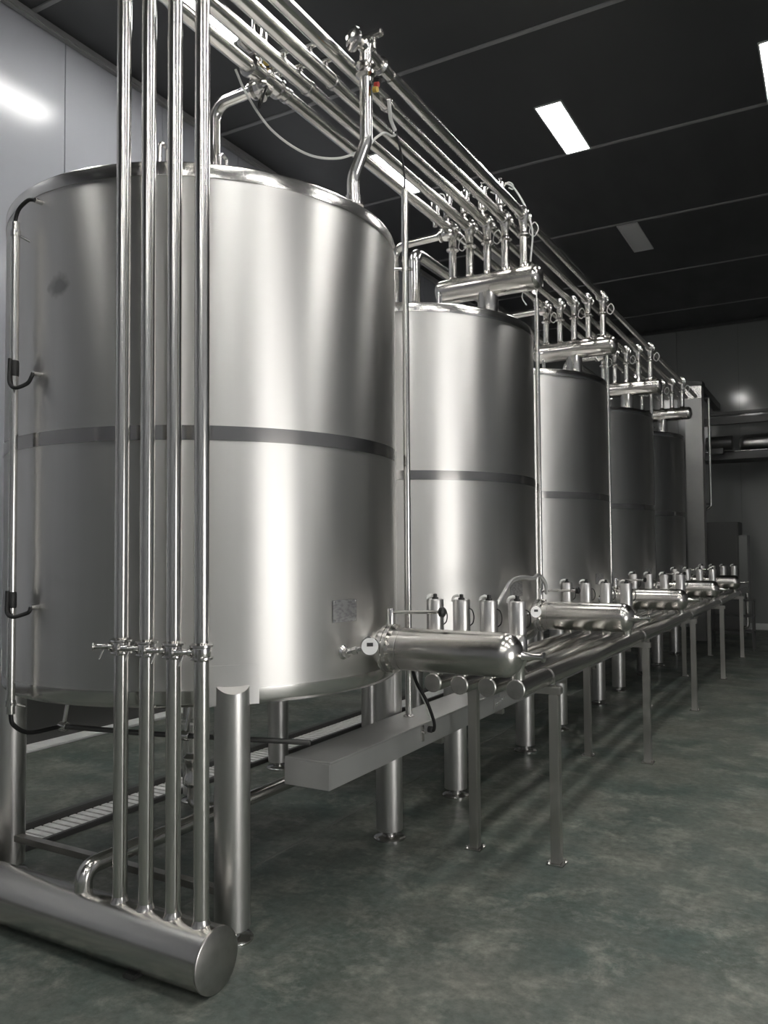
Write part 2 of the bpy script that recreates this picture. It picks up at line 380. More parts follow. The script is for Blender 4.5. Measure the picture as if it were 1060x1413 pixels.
# valves between each stub pipe and the overhead pipes
pn = ['leftmost', 'second from left', 'middle', 'fourth from left', 'rightmost']
def make_valve(act):
    t = thing('stub_valve', '', 'valve', (0, 0, 0), 'valves between stub pipes and overhead pipes')
    z = PZ - 3.86
    b = MB().lathe([(.029, .008), (.029, .07), (.034, .09), (.041, .115), (.043, z), (.041, z + .025), (.03, z + .04), (.015, z + .045)], seg=22)
    b.build('body', 'pipe', t)
    clamp(MB(), (0, -.052, z), (0, 1, 0), .031, .008).build('clamp', 'rim', t)
    clamp(MB(), (0, .052, z), (0, 1, 0), .028, .008).build('clamp', 'rim', t)
    if act:
        y_ = -.08
        a = MB().lathe([(.014, z + .02), (.014, z + .07), (.034, z + .072), (.034, z + .225), (.030, z + .232), (.012, z + .235)], (0, y_, 0), seg=20).build('actuator', 'rim', t)
        MB().lathe([(.008, z + .23), (.008, z + .26), (.012, z + .262), (.012, z + .27)], (0, y_, 0), seg=10).build('position_pin', 'rim', a)
        MB().tube(smooth_path([(.03, y_, z + .21), (.06, y_, z + .225), (.085, y_ + .02, z + .21), (.075, y_ + .05, z + .19), (.05, y_ + .03, z + .2)]), .005, 8).build('actuator_hose', 'white', t)
    MB().tube(smooth_path([(.04, .02, z - .09), (.075, .03, z - .06), (.10, .03, z - .11), (.07, .03, z - .16), (.035, .03, z - .13), (.045, .03, z - .08)]), .0042, 8).build('air_hose', 'white', t)
    return t
for k in (1, 2, 3, 4):
    proto = None
    for i, x in enumerate(PX):
        loc = (x, Y1 + S * k + TDY, 3.868)
        lab = pn[i] + ' of five valves on the T-shaped header of the ' + tn[k - 1] + ' tank'
        if proto is None and k in (1, 2): proto = make_valve(k == 1); proto.location = loc; proto['label'] = lab; src = proto
        else: proto = dup(src, loc, lab, skip=('actuator', 'actuator_hose') if (k == 1 and i == 4) else (('air_hose',) if i in (1, 3) else ()))

# ------------------------------------------------------------------ overhead pipes with their vertical drops
HY, VZ = 2.275, 1.25
def coupling(b, x, y_, r): return b.lathe([(r * .99, -.012), (r * 1.12, -.01), (r * 1.12, .01), (r * .99, .012)], (x, y_, PZ), (0, 1, 0), 22)
for i in range(5):
    x = PX[i]; yt = Y1 + S + TDY; yr = [3.376, 3.376, 3.40, 3.72, 3.5][i]; ye = 13.4
    lab = ['leftmost of the four vertical pipes, bending into the overhead pipe run', 'second from left of the four vertical pipes, bending into the overhead run',
           'third from left of the four vertical pipes, bending into the overhead run', 'rightmost of the four vertical pipes, bending into the overhead run',
           'outermost overhead pipe, starting at the valve above the nearest tank'][i]
    t = thing('process_pipe', lab, 'pipe', (x, HY if i < 4 else 3.25, PZ), 'stainless process pipes')
    oy = t.location.y
    def L3(yy): return (0, yy - oy, 0)
    if i < 4:
        MB().tube([(0, 0, VZ - PZ), (0, 0, -.16)], .0285, 24).build('vertical_pipe', 'pipe', t)
        MB().tube(fillet([(0, 0, -.16), (0, 0, 0), (0, .16, 0)], .12, 10), .0285, 24).build('elbow', 'pipe', t)
        MB().tube([(0, .16, 0), L3(2.52), L3(2.56), L3(yr)], [.0285, .0285, .0365, .0365], 24).build('horizontal_pipe', 'pipe', t)
        b = MB().lathe([(.036, -.016), (.041, -.013), (.041, .009), (.033, .016)], L3(yr), (0, 1, 0), 22)
        b.build('coupling', 'rim', t)
    else:
        MB().tube([L3(3.30), L3(yr)], .028, 22).build('horizontal_pipe', 'pipe', t)
        clamp(MB(), L3(3.40), (0, 1, 0), .029, .01).build('coupling', 'rim', t)
    MB().tube([L3(yr), L3(yt - .045)], .033, 22).build('horizontal_pipe', 'pipe', t)
    MB().tube([L3(yt + .045), L3(ye)], .0285, 20).build('horizontal_pipe', 'pipe', t)
    b = MB()
    for k in (2, 3):
        for d in (-.09, .09): b = MB(); coupling(b, 0, Y1 + S * k + TDY + d - oy, .0285); b.xf(Matrix.Translation((0, 0, -PZ))); b.build('coupling', 'rim', t)
    MB().lathe([(.0285, 0), (.026, .012), (.012, .02), (0, .022)], L3(ye), (0, 1, 0), 20).build('end_cap', 'rim', t)
    # little instrument stubs on the nearest joints
    if i in (0, 1, 2):
        for d in (-.06, -.2):
            if i == 0 and d == -.2: continue
            s = MB().lathe([(.011, .025), (.011, .075)], L3(yr + d), seg=10).build('instrument_stub', 'rim', t)
            MB().cyl((-.035, yr + d - oy, .085), (.035, yr + d - oy, .085), .016, 14).build('instrument_head', 'rim', s)

# ------------------------------------------------------------------ riser and vent lines on the roofs
t = thing('tank_riser', 'S-bent riser pipe with valve on the roof edge of the nearest tank', 'pipe', (-2.0, 3.25, ZT + .02))
zo = ZT + .02
MB().tube(fillet([(0, 0, .0), (0, 0, .14), (.075, 0, .30), (.075, 0, .62)], .14, 10), .030, 24).build('pipe', 'pipe', t)
MB().lathe([(.05, 0), (.05, .012), (.036, .02), (.036, .05), (.03, .055)], seg=24).build('base_collar', 'rim', t)
vv = thing('riser_valve', 'valve with round end cap and lever handle atop the S-bent riser', 'valve', (-1.925, 3.25, 3.86))
clamp(MB(), (0, 0, .012), (0, 0, 1), .03, .014).build('clamp', 'rim', vv)
clamp(MB(), (0, 0, .055), (0, 0, 1), .03, .012).build('clamp', 'rim', vv)
MB().lathe([(.029, .02), (.029, .12), (.034, .14), (.034, .18), (.02, .2)], seg=22).build('body', 'pipe', vv)
MB().lathe([(.024, -.05), (.026, -.04), (.026, .1)], (0, 0, .14), (0, 1, 0), 20).build('branch', 'pipe', vv)
cf = Vector((-.35, -.9, -.12)).normalized()
MB().lathe([(.02, .0), (.055, .006), (.055, .016), (.05, .02), (.006, .028), (0, .028)], V(-.03, -.045, .17), cf, 28).build('round_cap', 'rim', vv)
h = MB().cyl((.03, .03, .15), (.03, .03, .22), .008, 10).build('stem', 'rim', vv)
MB().box((-.005, .015, .205), (.075, .05, .235), .006).build('lever', 'rim', h)
b = MB().lathe([(.014, 0), (.014, .03)], (.045, .01, -.02), (1, 0, -.4), 10); b.build('cable_plug', 'rubber', vv)
MB().lathe([(.012, 0), (.012, .02)], (.05, .0, -.05), (1, 0, -.2), 10).build('red_plug', 'red', vv)
MB().lathe([(.013, 0), (.013, .022)], (.045, -.005, -.075), (1, 0, -.2), 10).build('yellow_plug', 'yellow', vv)

# vent line: up from the roof, across to the leftmost overhead pipe
for k in range(0, 5):
    lab = ['bent vent pipe behind the rightmost vertical pipe, on the nearest tank', 'bent vent pipe of the second tank, emerging from behind the nearest tank', 'bent vent pipe on the third tank roof', 'bent vent pipe on the fourth tank roof', 'bent vent pipe on the farthest tank roof'][k]
    x0 = -2.82 if k == 0 else -2.95
    t = thing('vent_pipe', lab, 'pipe', (x0, Y1 + S * k - .1, ZT + .035), 'bent vent pipes on the tank roofs')
    z1 = 3.945 - ZT - .035; xe = -2.545 - x0
    MB().tube(fillet([(0, 0, 0), (0, 0, z1), (xe, 0, z1 + .01)], .09, 10), .03, 22).build('pipe', 'pipe', t)
    MB().lathe([(.05, 0), (.05, .012), (.034, .02)], seg=22).build('base_collar', 'rim', t)
    clamp(MB(), (xe - .012, 0, z1 + .01), (1, 0, 0), .03, .012).build('clamp', 'rim', t)
    if k == 0:
        v_ = thing('actuated_valve', 'valve with ribbed actuators where the bent vent pipe meets the overhead pipe', 'valve', (-2.5, Y1 - .1, 3.95))
        MB().lathe([(.03, -.045), (.045, -.03), (.05, 0), (.045, .03), (.03, .045)], (0, 0, 0), (1, 0, 0), 20).build('body', 'rim', v_)
        MB().lathe([(.0415, -.13), (.056, -.125), (.056, -.105), (.047, -.10), (.047, -.03), (.058, -.02), (.058, .02), (.047, .03), (.047, .10), (.054, .105), (.054, .12), (.0415, .125)], (.009, 0, .05), (0, 1, 0), 22).build('sleeve', 'rim', v_)
        MB().lathe([(.02, .08), (.02, .17), (.043, .172), (.043, .20), (.040, .203), (.040, .22), (.043, .223), (.043, .345), (.038, .355), (.02, .357)], (.01, -.03, 0), seg=22).build('actuator', 'rim', v_)
        MB().lathe([(.02, .0), (.04, .01), (.04, .04), (.034, .045), (.034, .06), (.04, .065), (.04, .11), (.03, .12)], (.02, -.05, .14), (-.25, -.8, .35), 22).build('actuator', 'rim', v_)
        MB().lathe([(.014, -.02), (.014, .04), (.022, .045), (.022, .06)], (.045, .02, .07), (.5, -.3, .8), 14).build('sensor', 'rim', v_)
        MB().lathe([(.018, 0), (.018, .03), (.008, .034)], (.06, -.045, .085), (.6, -.6, .3), 12).build('yellow_plug', 'yellow', v_)
        MB().lathe([(.022, 0), (.022, .04)], (.02, -.02, -.05), (.3, -.5, -.8), 14).build('coupling_nut', 'rim', v_)
        MB().tube(smooth_path([(.05, -.03, -.02), (.06, -.06, -.07), (.03, -.06, -.14), (.01, -.04, -.1), (.02, 0, -.05)]), .006, 8).build('cable', 'rubber', v_)
    else:
        v_ = thing('actuated_valve', 'valve with upright actuator on the vent line of the ' + tn[k - 1] + ' tank', 'valve', (-2.5, Y1 + S * k - .1, 3.955), 'actuated valves on the vent lines')
        MB().lathe([(.03, -.045), (.045, -.03), (.05, 0), (.045, .03), (.03, .045)], (0, 0, 0), (1, 0, 0), 20).build('body', 'rim', v_)
        MB().lathe([(.016, .03), (.016, .08), (.034, .082), (.034, .2), (.03, .207), (.01, .21)], (-.03, -.15, -.02), seg=20).build('actuator', 'rim', v_)
        MB().tube(smooth_path([(-.03, -.15, .19), (0, -.17, .235), (.05, -.17, .225), (.05, -.15, .185), (.01, -.14, .19)]), .0048, 8).build('air_hose', 'white', v_)
t = thing('return_pipe', 'thick return pipe rising from the second tank roof and bending back', 'pipe', (-3.06, Y1 + S + .44, ZT + .03))
MB().tube(fillet([(0, 0, 0), (0, 0, .845), (0, 6.5, .845)], .1, 10), .05, 26).build('pipe', 'pipe', t)
MB().lathe([(.075, 0), (.075, .012), (.054, .02)], seg=24).build('base_collar', 'rim', t)
MB().lathe([(.05, 0), (.035, .02), (0, .026)], (0, 6.5, .845), (0, 1, 0), 24).build('end_cap', 'rim', t)

# ------------------------------------------------------------------ floor manifold with four stubs, butterfly valves
t = thing('floor_manifold', 'large horizontal steel manifold lying on the floor under the vertical pipes', 'manifold', (-2.0, HY, 0))
HR, HZ = .115, .117
MB().lathe([(HR - .002, -2.2), (HR, -2.195), (HR, -.003)], (0, 0, HZ), (1, 0, 0), 56).build('barrel', 'header', t)
MB().lathe([(HR + .0005, -.004), (HR + .0005, .004), (HR - .004, .007), (0, .0075)], (0, 0, HZ), (1, 0, 0), 56).build('end_cap', 'cap', t)
for x in PX[:4]:
    s = MB().tube([(x + 2.0, 0, .2), (x + 2.0, 0, 1.19)], .0285, 24).build('riser_pipe', 'pipe', t)
    MB().lathe([(.04, .222), (.033, .234), (.0285, .25)], (x + 2.0, 0, 0), seg=24, cap=False).build('weld_collar', 'header', s)
MB().tube(fillet([(-.70, 0, .19), (-.70, 0, .315), (-.70, .3, .315), (-.70, 11.0, .315)], .13, 12), .036, 26).build('drain_line', 'pipe', t)
for x0 in (-.35, -1.3): MB().box((x0 - .03, -.09, 0), (x0 + .03, .09, .02), .004).build('saddle', 'dark_steel', t, smooth=False)
def make_bfly():
    t = thing('butterfly_valve', '', 'valve', (0, HY, 1.19), 'butterfly valves on the four vertical pipes')
    b = MB().lathe([(.0285, .0), (.031, .002), (.036, .012), (.036, .046), (.031, .058), (.0285, .062)], seg=24); b.build('body', 'rim', t)
    clamp(MB(), (0, 0, .008), (0, 0, 1), .0275, .009).build('clamp', 'rim', t)
    clamp(MB(), (0, 0, .054), (0, 0, 1), .0275, .009).build('clamp', 'rim', t)
    d = Vector((-.8, -.6, 0)).normalized()
    h = MB().lathe([(.014, .03), (.017, .036), (.017, .05), (.011, .054), (.011, .1), (.009, .104)], (0, 0, .031), d, 14).build('handle_stem', 'rim', t)
    b = MB().lathe([(.0, 0), (.017, .001), (.019, .004), (.017, .007), (0, .008)], d * .102 + V(0, 0, .031), d, 18)
    b.build('handle_disc', 'rim', h)
    w_ = MB().cyl((-.05, -.045, .02), (-.062, -.055, -.018), .004, 8).build('wing_bolt', 'rim', t)
    MB().box((.022, -.05, .0), (.03, -.036, .045), .002).build('clamp_lug', 'rim', t)
    return t
bf = make_bfly(); bf.location.x = PX[0]; bf['label'] = 'butterfly valve on the leftmost of the four vertical pipes'
for i in (1, 2, 3): dup(bf, (PX[i], HY, 1.19), 'butterfly valve on the ' + ['', 'second from left', 'third from left', 'rightmost'][i] + ' of the four vertical pipes')

# ------------------------------------------------------------------ level tube on the left of the nearest tank
a = R(-100.5); lc = V(1.06 * math.cos(a), 1.06 * math.sin(a), 0)
t = thing('level_tube', 'upright sight tube with black hoses on the left side of the nearest tank', 'sight tube', (XC + lc.x, Y1 + lc.y, .9))
MB().tube([(0, 0, 0), (0, 0, 2.15)], .018, 18).build('tube', 'pipe', t)
def shp(ang, z, r=1.0): return V(r * math.cos(R(ang)) - lc.x, r * math.sin(R(ang)) - lc.y, z - .9)
nz = []
for z, pts in ((3.13, [(0, 0, 2.15), None]), (2.37, None), (1.36, None)):
    s = shp(-94.5, z); s2 = shp(-94.5, z, 1.035)
    MB().cyl(s, s2, .011, 12).build('nozzle', 'rim', t)
    q = z - .9
    if z > 3: path = [V(0, 0, 2.12), V(.002, -.002, 2.165), V(s2.x * .28, s2.y * .3 - .008, 2.205), V(s2.x * .7, s2.y * .7 - .006, 2.232), s2 + V(-.012, -.002, .003), s2 + V(.004, 0, 0)]
    else:
        dz = .065 if z > 2 else .04
        path = [V(0, -.021, q + .07), V(.002, -.024, q + .02), V(.012, -.03, q - dz * .6), V(s2.x * .45, -.03, q - dz), V(s2.x * .8, s2.y - .012, q - dz * .7), s2 + V(-.002, -.006, -.018), s2]
    MB().tube(smooth_path(path), .0085, 12).build('hose', 'rubber', t)
    if z < 3: MB().lathe([(.0185, q - .005), (.0205, q + .005), (.0205, q + .055), (.0185, q + .065)], (0, 0, 0), seg=16).build('hose_clip', 'rubber', t)
for q in (2.1, .045):
    b = MB().lathe([(.022, -.012), (.022, .012)], (0, 0, q), seg=16)
    b.cyl((0, 0, q), shp(-100, .9 + q - .02), .006, 10).cyl((-.05, .02, q + .012), (.04, -.02, q), .005, 8)
    b.build('clamp', 'rim', t)
MB().tube(smooth_path([(0, 0, .0), (0, .015, -.05), (-.008, .10, -.1), (-.03, .27, -.11)]), .0095, 12).build('hose', 'rubber', t)

# dark air line under the nearest tank
t = thing('air_line', 'thin dark pipe running under the bottom of the nearest tank', 'pipe', (-3.17, 2.53, .79))
MB().tube([(0, 0, 0), (.5, .12, -.008), (1.13, .40, -.035)], .012, 14).build('pipe', 'dark_steel', t)
for x, y_, z in ((.02, .005, 0), (.62, .17, -.012), (.75, .24, -.016)):
    b = MB().lathe([(.02, -.02), (.022, -.015), (.022, .015), (.02, .02)], (x, y_, z), (1, .25, 0), 14); b.cyl((x, y_, z), (x + .02, y_ + .02, .163), .009, 10)
    b.build('drop_fitting', 'rim', t)
# drain valve group under the nearest tank
t = thing('drain_valve', 'drain valve group hanging under the nearest tank behind the vertical pipes', 'valve', (-2.9, 3.12, .35))
MB().tube([(0, 0, .61), (0, 0, .0)], .02, 16).build('drop_pipe', 'pipe', t)
MB().lathe([(.03, .05), (.05, .07), (.05, .1), (.04, .12), (.04, .16), (.05, .18), (.05, .2), (.03, .22)], seg=20).build('body', 'rim', t)
MB().tube(fillet([(0, 0, .06), (0, 0, -.035), (.18, 0, -.035)], .03), .026, 16).build('outlet', 'pipe', t)
MB().tube([V(.07 * math.cos(q), .07 * math.sin(q), .38) for q in [2 * PI * k / 28 for k in range(29)]], .006, 8).build('hose_ring', 'white', t)
MB().tube([(.09, .12, .58), (.09, .12, .12)], .008, 10).build('sensor_tube', 'rim', t)
MB().box((-.03, -.05, .53), (.05, .02, .57), .006).build('bracket', 'dark_steel', t)

# ------------------------------------------------------------------ outlet manifolds, one per tank
MY, MZ = 3.39, 1.125
RX = [-1.765, -1.622, -1.478, -1.335]; RZ, RR = .94, .045
def make_manifold():
    t = thing('outlet_manifold', '', 'manifold', (-1.56, MY, MZ), 'horizontal outlet manifolds over the pipe rack')
    prof = [(.1, -.315), (.1, .25)] + [(.1 * math.cos(q) + .0 * q, .25 + .085 * math.sin(q)) for q in [R(8 + 82 * k / 10) for k in range(10)]] + [(.0145, .335)]
    MB().lathe(prof, (0, 0, 0), (1, 0, 0), 48).build('barrel', 'header', t)
    fl_ = MB().lathe([(.098, -.312), (.1, -.305), (.116, -.304), (.116, -.322), (.111, -.323), (.111, -.327), (.116, -.328), (.116, -.346), (.09, -.347)], (0, 0, 0), (1, 0, 0), 48).build('flange', 'rim', t)
    for k in range(12):
        q = 2 * PI * k / 12 + .2; MB().lathe([(.008, -.352), (.008, -.296)], (0, .108 * math.cos(q), .108 * math.sin(q)), (1, 0, 0), 6).build('bolt', 'rim', fl_)
    MB().lathe([(.09, -.346), (.085, -.365), (.085, -.385)], (0, 0, 0), (1, 0, 0), 40).build('inlet_neck', 'header', t)
    MB().lathe([(.1012, -.262), (.1018, -.26), (.1012, -.256)], (0, 0, 0), (1, 0, 0), 48, cap=False).build('weld_seam', 'rim', t)
    n_ = MB().lathe([(.024, .325), (.018, .345), (.0125, .38), (.0125, .425)], (0, 0, 0), (1, 0, 0), 18).build('sample_nozzle', 'pipe', t)
    MB().lathe([(.013, .42), (.023, .423), (.023, .432), (.012, .435)], (0, 0, 0), (1, 0, 0), 20).build('nozzle_flange', 'rim', n_)
    p = MB().lathe([(.017, .09), (.017, .185), (.015, .19)], (-.328, 0, 0), seg=16).build('bracket_post', 'rim', t)
    MB().cyl((-.33, 0, .172), (-.065, 0, .18), .0085, 12).build('bracket_rod', 'rim', p)
    MB().lathe([(.012, -.008), (.022, -.006), (.024, .012), (.014, .02)], (-.06, 0, .18), (1, 0, 0), 14).build('rod_knob', 'rubber', p)
    for x in RX:
        MB().tube([(x + 1.56, .085, .02), (x + 1.56, .2, .02)], .03, 16).build('branch', 'pipe', t)
    return t
mf = make_manifold()
ml = ['nearest horizontal outlet manifold with domed end, beside the nearest tank', 'second horizontal outlet manifold from the camera', 'third horizontal outlet manifold, in the middle of the row', 'fourth horizontal outlet manifold from the camera', 'farthest horizontal outlet manifold at the end of the pipe rack']
mf['label'] = ml[0]
for k in range(1, 5): dup(mf, (-1.56, MY + S * k, MZ), ml[k])
VY = 3.625
def make_act():
    t = thing('manifold_valve', '', 'valve', (0, VY, RZ + RR - .004), 'upright actuators behind the outlet manifolds')
    z = -(RZ + RR - .004)
    MB().lathe([(.03, 0), (.03, .06), (.04, .075), (.045, .13), (.045, .2), (.035, .215)], seg=22).build('body', 'pipe', t)
    c = MB().lathe([(.038, .21), (.0425, .214), (.0425, 1.343 + z), (.040, 1.35 + z), (.008, 1.351 + z)], seg=26).build('actuator', 'leg', t)
    MB().lathe([(.016, 1.349 + z), (.016, 1.358 + z), (.01, 1.36 + z), (.01, 1.375 + z), (0, 1.378 + z)], seg=14).build('top_fitting', 'rubber', c)
    MB().tube(smooth_path([(-.004, 0, 1.366 + z), (-.022, -.004, 1.37 + z), (-.04, -.006, 1.36 + z), (-.046, -.006, 1.34 + z)]), .007, 8).build('air_hose', 'white', t)
    MB().tube(smooth_path([(.042, -.004, 1.31 + z), (.058, -.004, 1.30 + z), (.066, -.002, 1.27 + z), (.06, .0, 1.24 + z), (.043, .004, 1.225 + z)]), .003, 8).build('air_hose', 'rubber', t)
    return t
ac = make_act(); first = True
mo = ['nearest', 'second', 'third', 'fourth', 'farthest']; ao = ['leftmost', 'second from left', 'third from left', 'rightmost']
for k in range(5):
    for i, x in enumerate(RX):
        lab = ao[i] + ' of four upright actuators behind the ' + mo[k] + ' outlet manifold'
        loc = (x, VY + S * k, RZ + RR - .004)
        if first: ac.location = loc; ac['label'] = lab; first = False
        else: dup(ac, loc, lab)
# thermometers
for k in (0, 1):
    t = thing('temperature_gauge', ['white dial thermometer on the nearest tank beside its outlet manifold', 'white dial thermometer on the second tank beside its outlet manifold'][k], 'gauge', (XC, Y1 + S * k, 1.136), 'dial thermometers')
    c_, s_ = math.cos(R(-12.1)), math.sin(R(-12.1))
    p0 = V(1.025 * c_, 1.025 * s_, 0); p1 = V(-1.85 - XC, 3.10 - Y1, .025); p2 = V(-1.815 - XC, 3.065 - Y1, .036)
    MB().tube([p0, p0.lerp(p1, .5), p1], [.012, .011, .013], 14).build('stem', 'rim', t)
    dn = Vector((.62, -.78, .02)).normalized()
    MB().lathe([(.014, -.03), (.018, -.026), (.018, -.006)], p0.lerp(p1, .55), (p1 - p0).normalized(), 6).build('hex_nut', 'rim', t)
    cs = MB().lathe([(.012, -.026), (.036, -.02), (.041, -.014), (.041, .006), (.038, .009)], p2, dn, 32).build('case', 'rim', t)
    MB().lathe([(.0372, .004), (.0372, .0105), (0, .0108)], p2, dn, 32).build('dial', 'dial', cs)
    u = dn.cross(V(0, 0, 1)).normalized(); vv_ = u.cross(dn).normalized()
    b = MB(); b.box((-.014, .0, .0106), (.014, .016, .0118)); b.xf(Matrix.Translation(p2) @ Matrix((u.to_4d() * 1, vv_.to_4d(), dn.to_4d(), (0, 0, 0, 1))).transposed().to_3x3().to_4x4()); b.build('display', 'ink', cs, smooth=False)

# ------------------------------------------------------------------ pipe rack
ro = ['inner left', 'second', 'third', 'outermost right']
for i, x in enumerate(RX):
    y0, y1 = 3.585 + (.0 if i < 3 else 0), 14.1
    t = thing('rack_pipe', ['innermost of the four thick pipes lying on the rack, nearest the tanks', 'second thick rack pipe counted from the tanks', 'third thick rack pipe counted from the tanks', 'outermost of the four thick rack pipes, on the aisle side'][i], 'pipe', (x, y0, RZ), 'thick pipes lying on the rack')
    MB().tube([(0, .006, 0), (0, y1 - y0, 0)], RR, 28).build('pipe', 'header', t)
    MB().lathe([(0, -.003), (RR - .003, -.002), (RR + .001, .002), (RR + .001, .01)], (0, 0, 0), (0, 1, 0), 28).build('end_cap', 'cap', t)
    for k in range(5):
        yy = 4.03 + S * k - y0
        b = MB(); n = 14; rings = []
        for q in range(n + 1):
            an = PI * q / n; c_, s_ = math.cos(an), math.sin(an)
            rings.append([V(r_ * c_, yy + dy, r_ * s_) for r_, dy in ((RR - .001, -.006), (RR + .005, -.006), (RR + .005, .006), (RR - .001, .006))])
        b.ring_sweep(rings); b.box((-RR - .005, yy - .006, -RR), (-RR + .001, yy + .006, 0)); b.box((RR - .001, yy - .006, -RR), (RR + .005, yy + .006, 0))
        b.build('pipe_clip', 'rim', t)
    if i == 3:
        MB().tube(fillet([(0, y1 - y0, 0), (0, y1 - y0 + .14, 0), (0, y1 - y0 + .14, -.62), (-.12, y1 - y0 + .14, -.62)], .07), .03, 16).build('drop_pipe', 'pipe', t)
    else:
        MB().lathe([(RR, 0), (RR * .7, .02), (0, .03)], (0, y1 - y0, 0), (0, 1, 0), 24).build('end_cap', 'cap', t)
def make_frame():
    t = thing('pipe_trestle', '', 'pipe rack', (-1.515, 4.03, 0), 'two-legged frames under the rack pipes')
    for x in (-.223, .224):
        l = MB().box((x - .025, -.025, .008), (x + .025, .025, RZ - RR - .04), .004).build('leg', 'square', t, smooth=False)
        MB().box((x - .045, -.045, 0), (x + .045, .045, .009), .002).build('foot_plate', 'rim', l, smooth=False)
        b = MB()
        for a_, c_ in ((-.034, -.034), (.034, .034)): b.lathe([(.007, .008), (.007, .02)], (x + a_, c_, 0), seg=6)
        b.build('anchor_bolts', 'rim', l)
    MB().box((-.275, -.025, RZ - RR - .04), (.262, .025, RZ - RR), .004).build('crossbar', 'square', t, smooth=False)
    return t
fr = make_frame()
fn = ['nearest two-legged rack frame, in front of the cable tray', 'second two-legged rack frame from the camera', 'third two-legged rack frame from the camera', 'fourth two-legged rack frame from the camera', 'farthest two-legged rack frame by the far machine']
fr['label'] = fn[0]
for k in range(1, 5): dup(fr, (-1.515, 4.03 + S * k, 0), fn[k])

# ------------------------------------------------------------------ cable tray, conduits, cables
TX0, TX1, TZ0, TZ1, TY0 = -2.13, -1.895, .582, .70, 2.865
t = thing('cable_tray', 'long closed grey metal cable tray running below the tanks', 'cable tray', (TX0, TY0, TZ0))
wd, hh = TX1 - TX0, TZ1 - TZ0
yy = 0; 
while yy < 10.6:
    l = 2.0 if yy else 1.93
    MB().box((0, yy + .003, 0), (wd, yy + l - .002, hh - .006), .003).build('trunking', 'tray', t, smooth=False)
    ld = MB().box((-.003, yy + .002, hh - .007), (wd + .003, yy + l - .001, hh), .002).build('lid', 'tray', t, smooth=False)
    MB().box((wd + .002, yy + l - .09, .012), (wd + .006, yy + l + .09, hh - .03), .0015).build('splice_plate', 'tray', t, smooth=False)
    b = MB()
    for q in range(5): b.lathe([(.006, 0), (.006, .005), (.003, .007)], (wd + .006, yy + l - .07 + .035 * q, .05 + .006 * q), (1, 0, 0), 8)
    b.build('splice_bolt', 'rim', t)
    lt = MB().box((wd, yy + .84, .03), (wd + .008, yy + .87, hh - .005), .002).build('latch', 'rim', t, smooth=False)
    MB().lathe([(.009, 0), (.009, .012)], (wd + .008, yy + .855, hh - .04), (1, 0, 0), 10).build('latch_knob', 'rim', lt)
    yy += l
MB().box((.0, -.003, 0.0), (wd, .004, hh - .008), .002).build('end_plate', 'tray', t, smooth=False)
for k in range(5):
    for d in (-.665, .665):
        y_ = Y1 + S * k + d - TY0
        if y_ > 0: MB().box((-.045, y_ - .02, -.025), (wd + .01, y_ + .02, 0.0)).build('bracket', 'square', t, smooth=False)
for k in range(4):
    lab = ['slim upright conduit between the nearest and the second tank', 'slim upright conduit between the second and the third tank', 'slim upright conduit between the third and the fourth tank', 'slim upright conduit between the fourth and the farthest tank'][k]
    cx, cy = -2.045, 3.865 + S * k
    t = thing('cable_conduit', lab, 'conduit', (cx, cy, TZ1), 'slim upright cable conduits')
    MB().tube([(0, 0, 0), (0, 0, 3.58 - TZ1)], .0185, 18).build('tube', 'pipe', t)
    MB().lathe([(.03, 0), (.03, .006), (.02, .012)], seg=18).build('base_collar', 'rim', t)
    d = V(XC - cx, Y1 + S * k - cy, 0); dl = d.length; d.normalize()
    for z in (3.14,):
        b = MB().lathe([(.024, -.01), (.024, .01)], (0, 0, z - TZ1), seg=16); b.cyl((0, 0, z - TZ1), d * (dl - .995) + V(0, 0, z - TZ1), .007, 10)
        b.lathe([(.01, 0), (.01, .02)], (d * -.022) + V(0, 0, z - TZ1), d * -1, 8)
        b.build('clip', 'rim', t)
    if k:
        c2 = thing('signal_cable', 'thin cable leaving the top of the conduit ' + lab.split('conduit ')[1], 'cable', (cx, cy, 3.575), 'thin cables out of the conduit tops')
        MB().tube(smooth_path([(0, 0, 0), (0, .01, .1), (-.04, .03, .2), (-.1, .05, .16), (-.14, .06, .06), (-.1, .05, -.02)]), .005, 8).build('cable', 'white', c2)
t = thing('signal_cable', 'black and white cable rising from the nearest conduit to the overhead pipes', 'cable', (-2.045, 3.865, 3.575))
MB().tube(smooth_path([(0, 0, 0), (.003, -.01, .1), (0, -.05, .22), (-.005, -.095, .30)]), .006, 10).build('cable', 'rubber', t)
MB().tube(smooth_path([(-.005, -.095, .30), (.0, -.15, .33), (.02, -.2, .36), (.03, -.23, .395)]), .010, 10).build('white_sleeve', 'white', t)
t = thing('air_hose', 'white hose sagging from the ribbed actuator to the nearest conduit', 'hose', (-2.56, 3.05, 3.99))
o = V(-2.56, 3.05, 3.99)
pts = [V(-2.56, 3.05, 3.99), V(-2.53, 3.10, 3.88), V(-2.47, 3.22, 3.74), V(-2.36, 3.36, 3.65), V(-2.22, 3.45, 3.625), V(-2.08, 3.5, 3.665), V(-2.05, 3.55, 3.73), V(-2.045, 3.64, 3.80), V(-2.045, 3.72, 3.82), V(-2.05, 3.77, 3.85)]
MB().tube(smooth_path([p - o for p in pts]), .0065, 10).build('hose', 'white', t)
t = thing('flexible_conduit', 'black cable dropping from the nearest manifold into the cable tray side', 'cable', (TX1 + .02, 3.80, .66))
MB().tube(smooth_path([(-.012, 0, 0), (.012, -.005, .0), (.02, -.02, .05), (.01, -.08, .16), (-.02, -.14, .27), (-.03, -.17, .36)]), .0085, 12).build('cable', 'rubber', t)
MB().lathe([(.017, 0), (.017, .02), (.012, .024)], (-.02, 0, 0), (1, 0, 0), 12).build('gland', 'rubber', t)
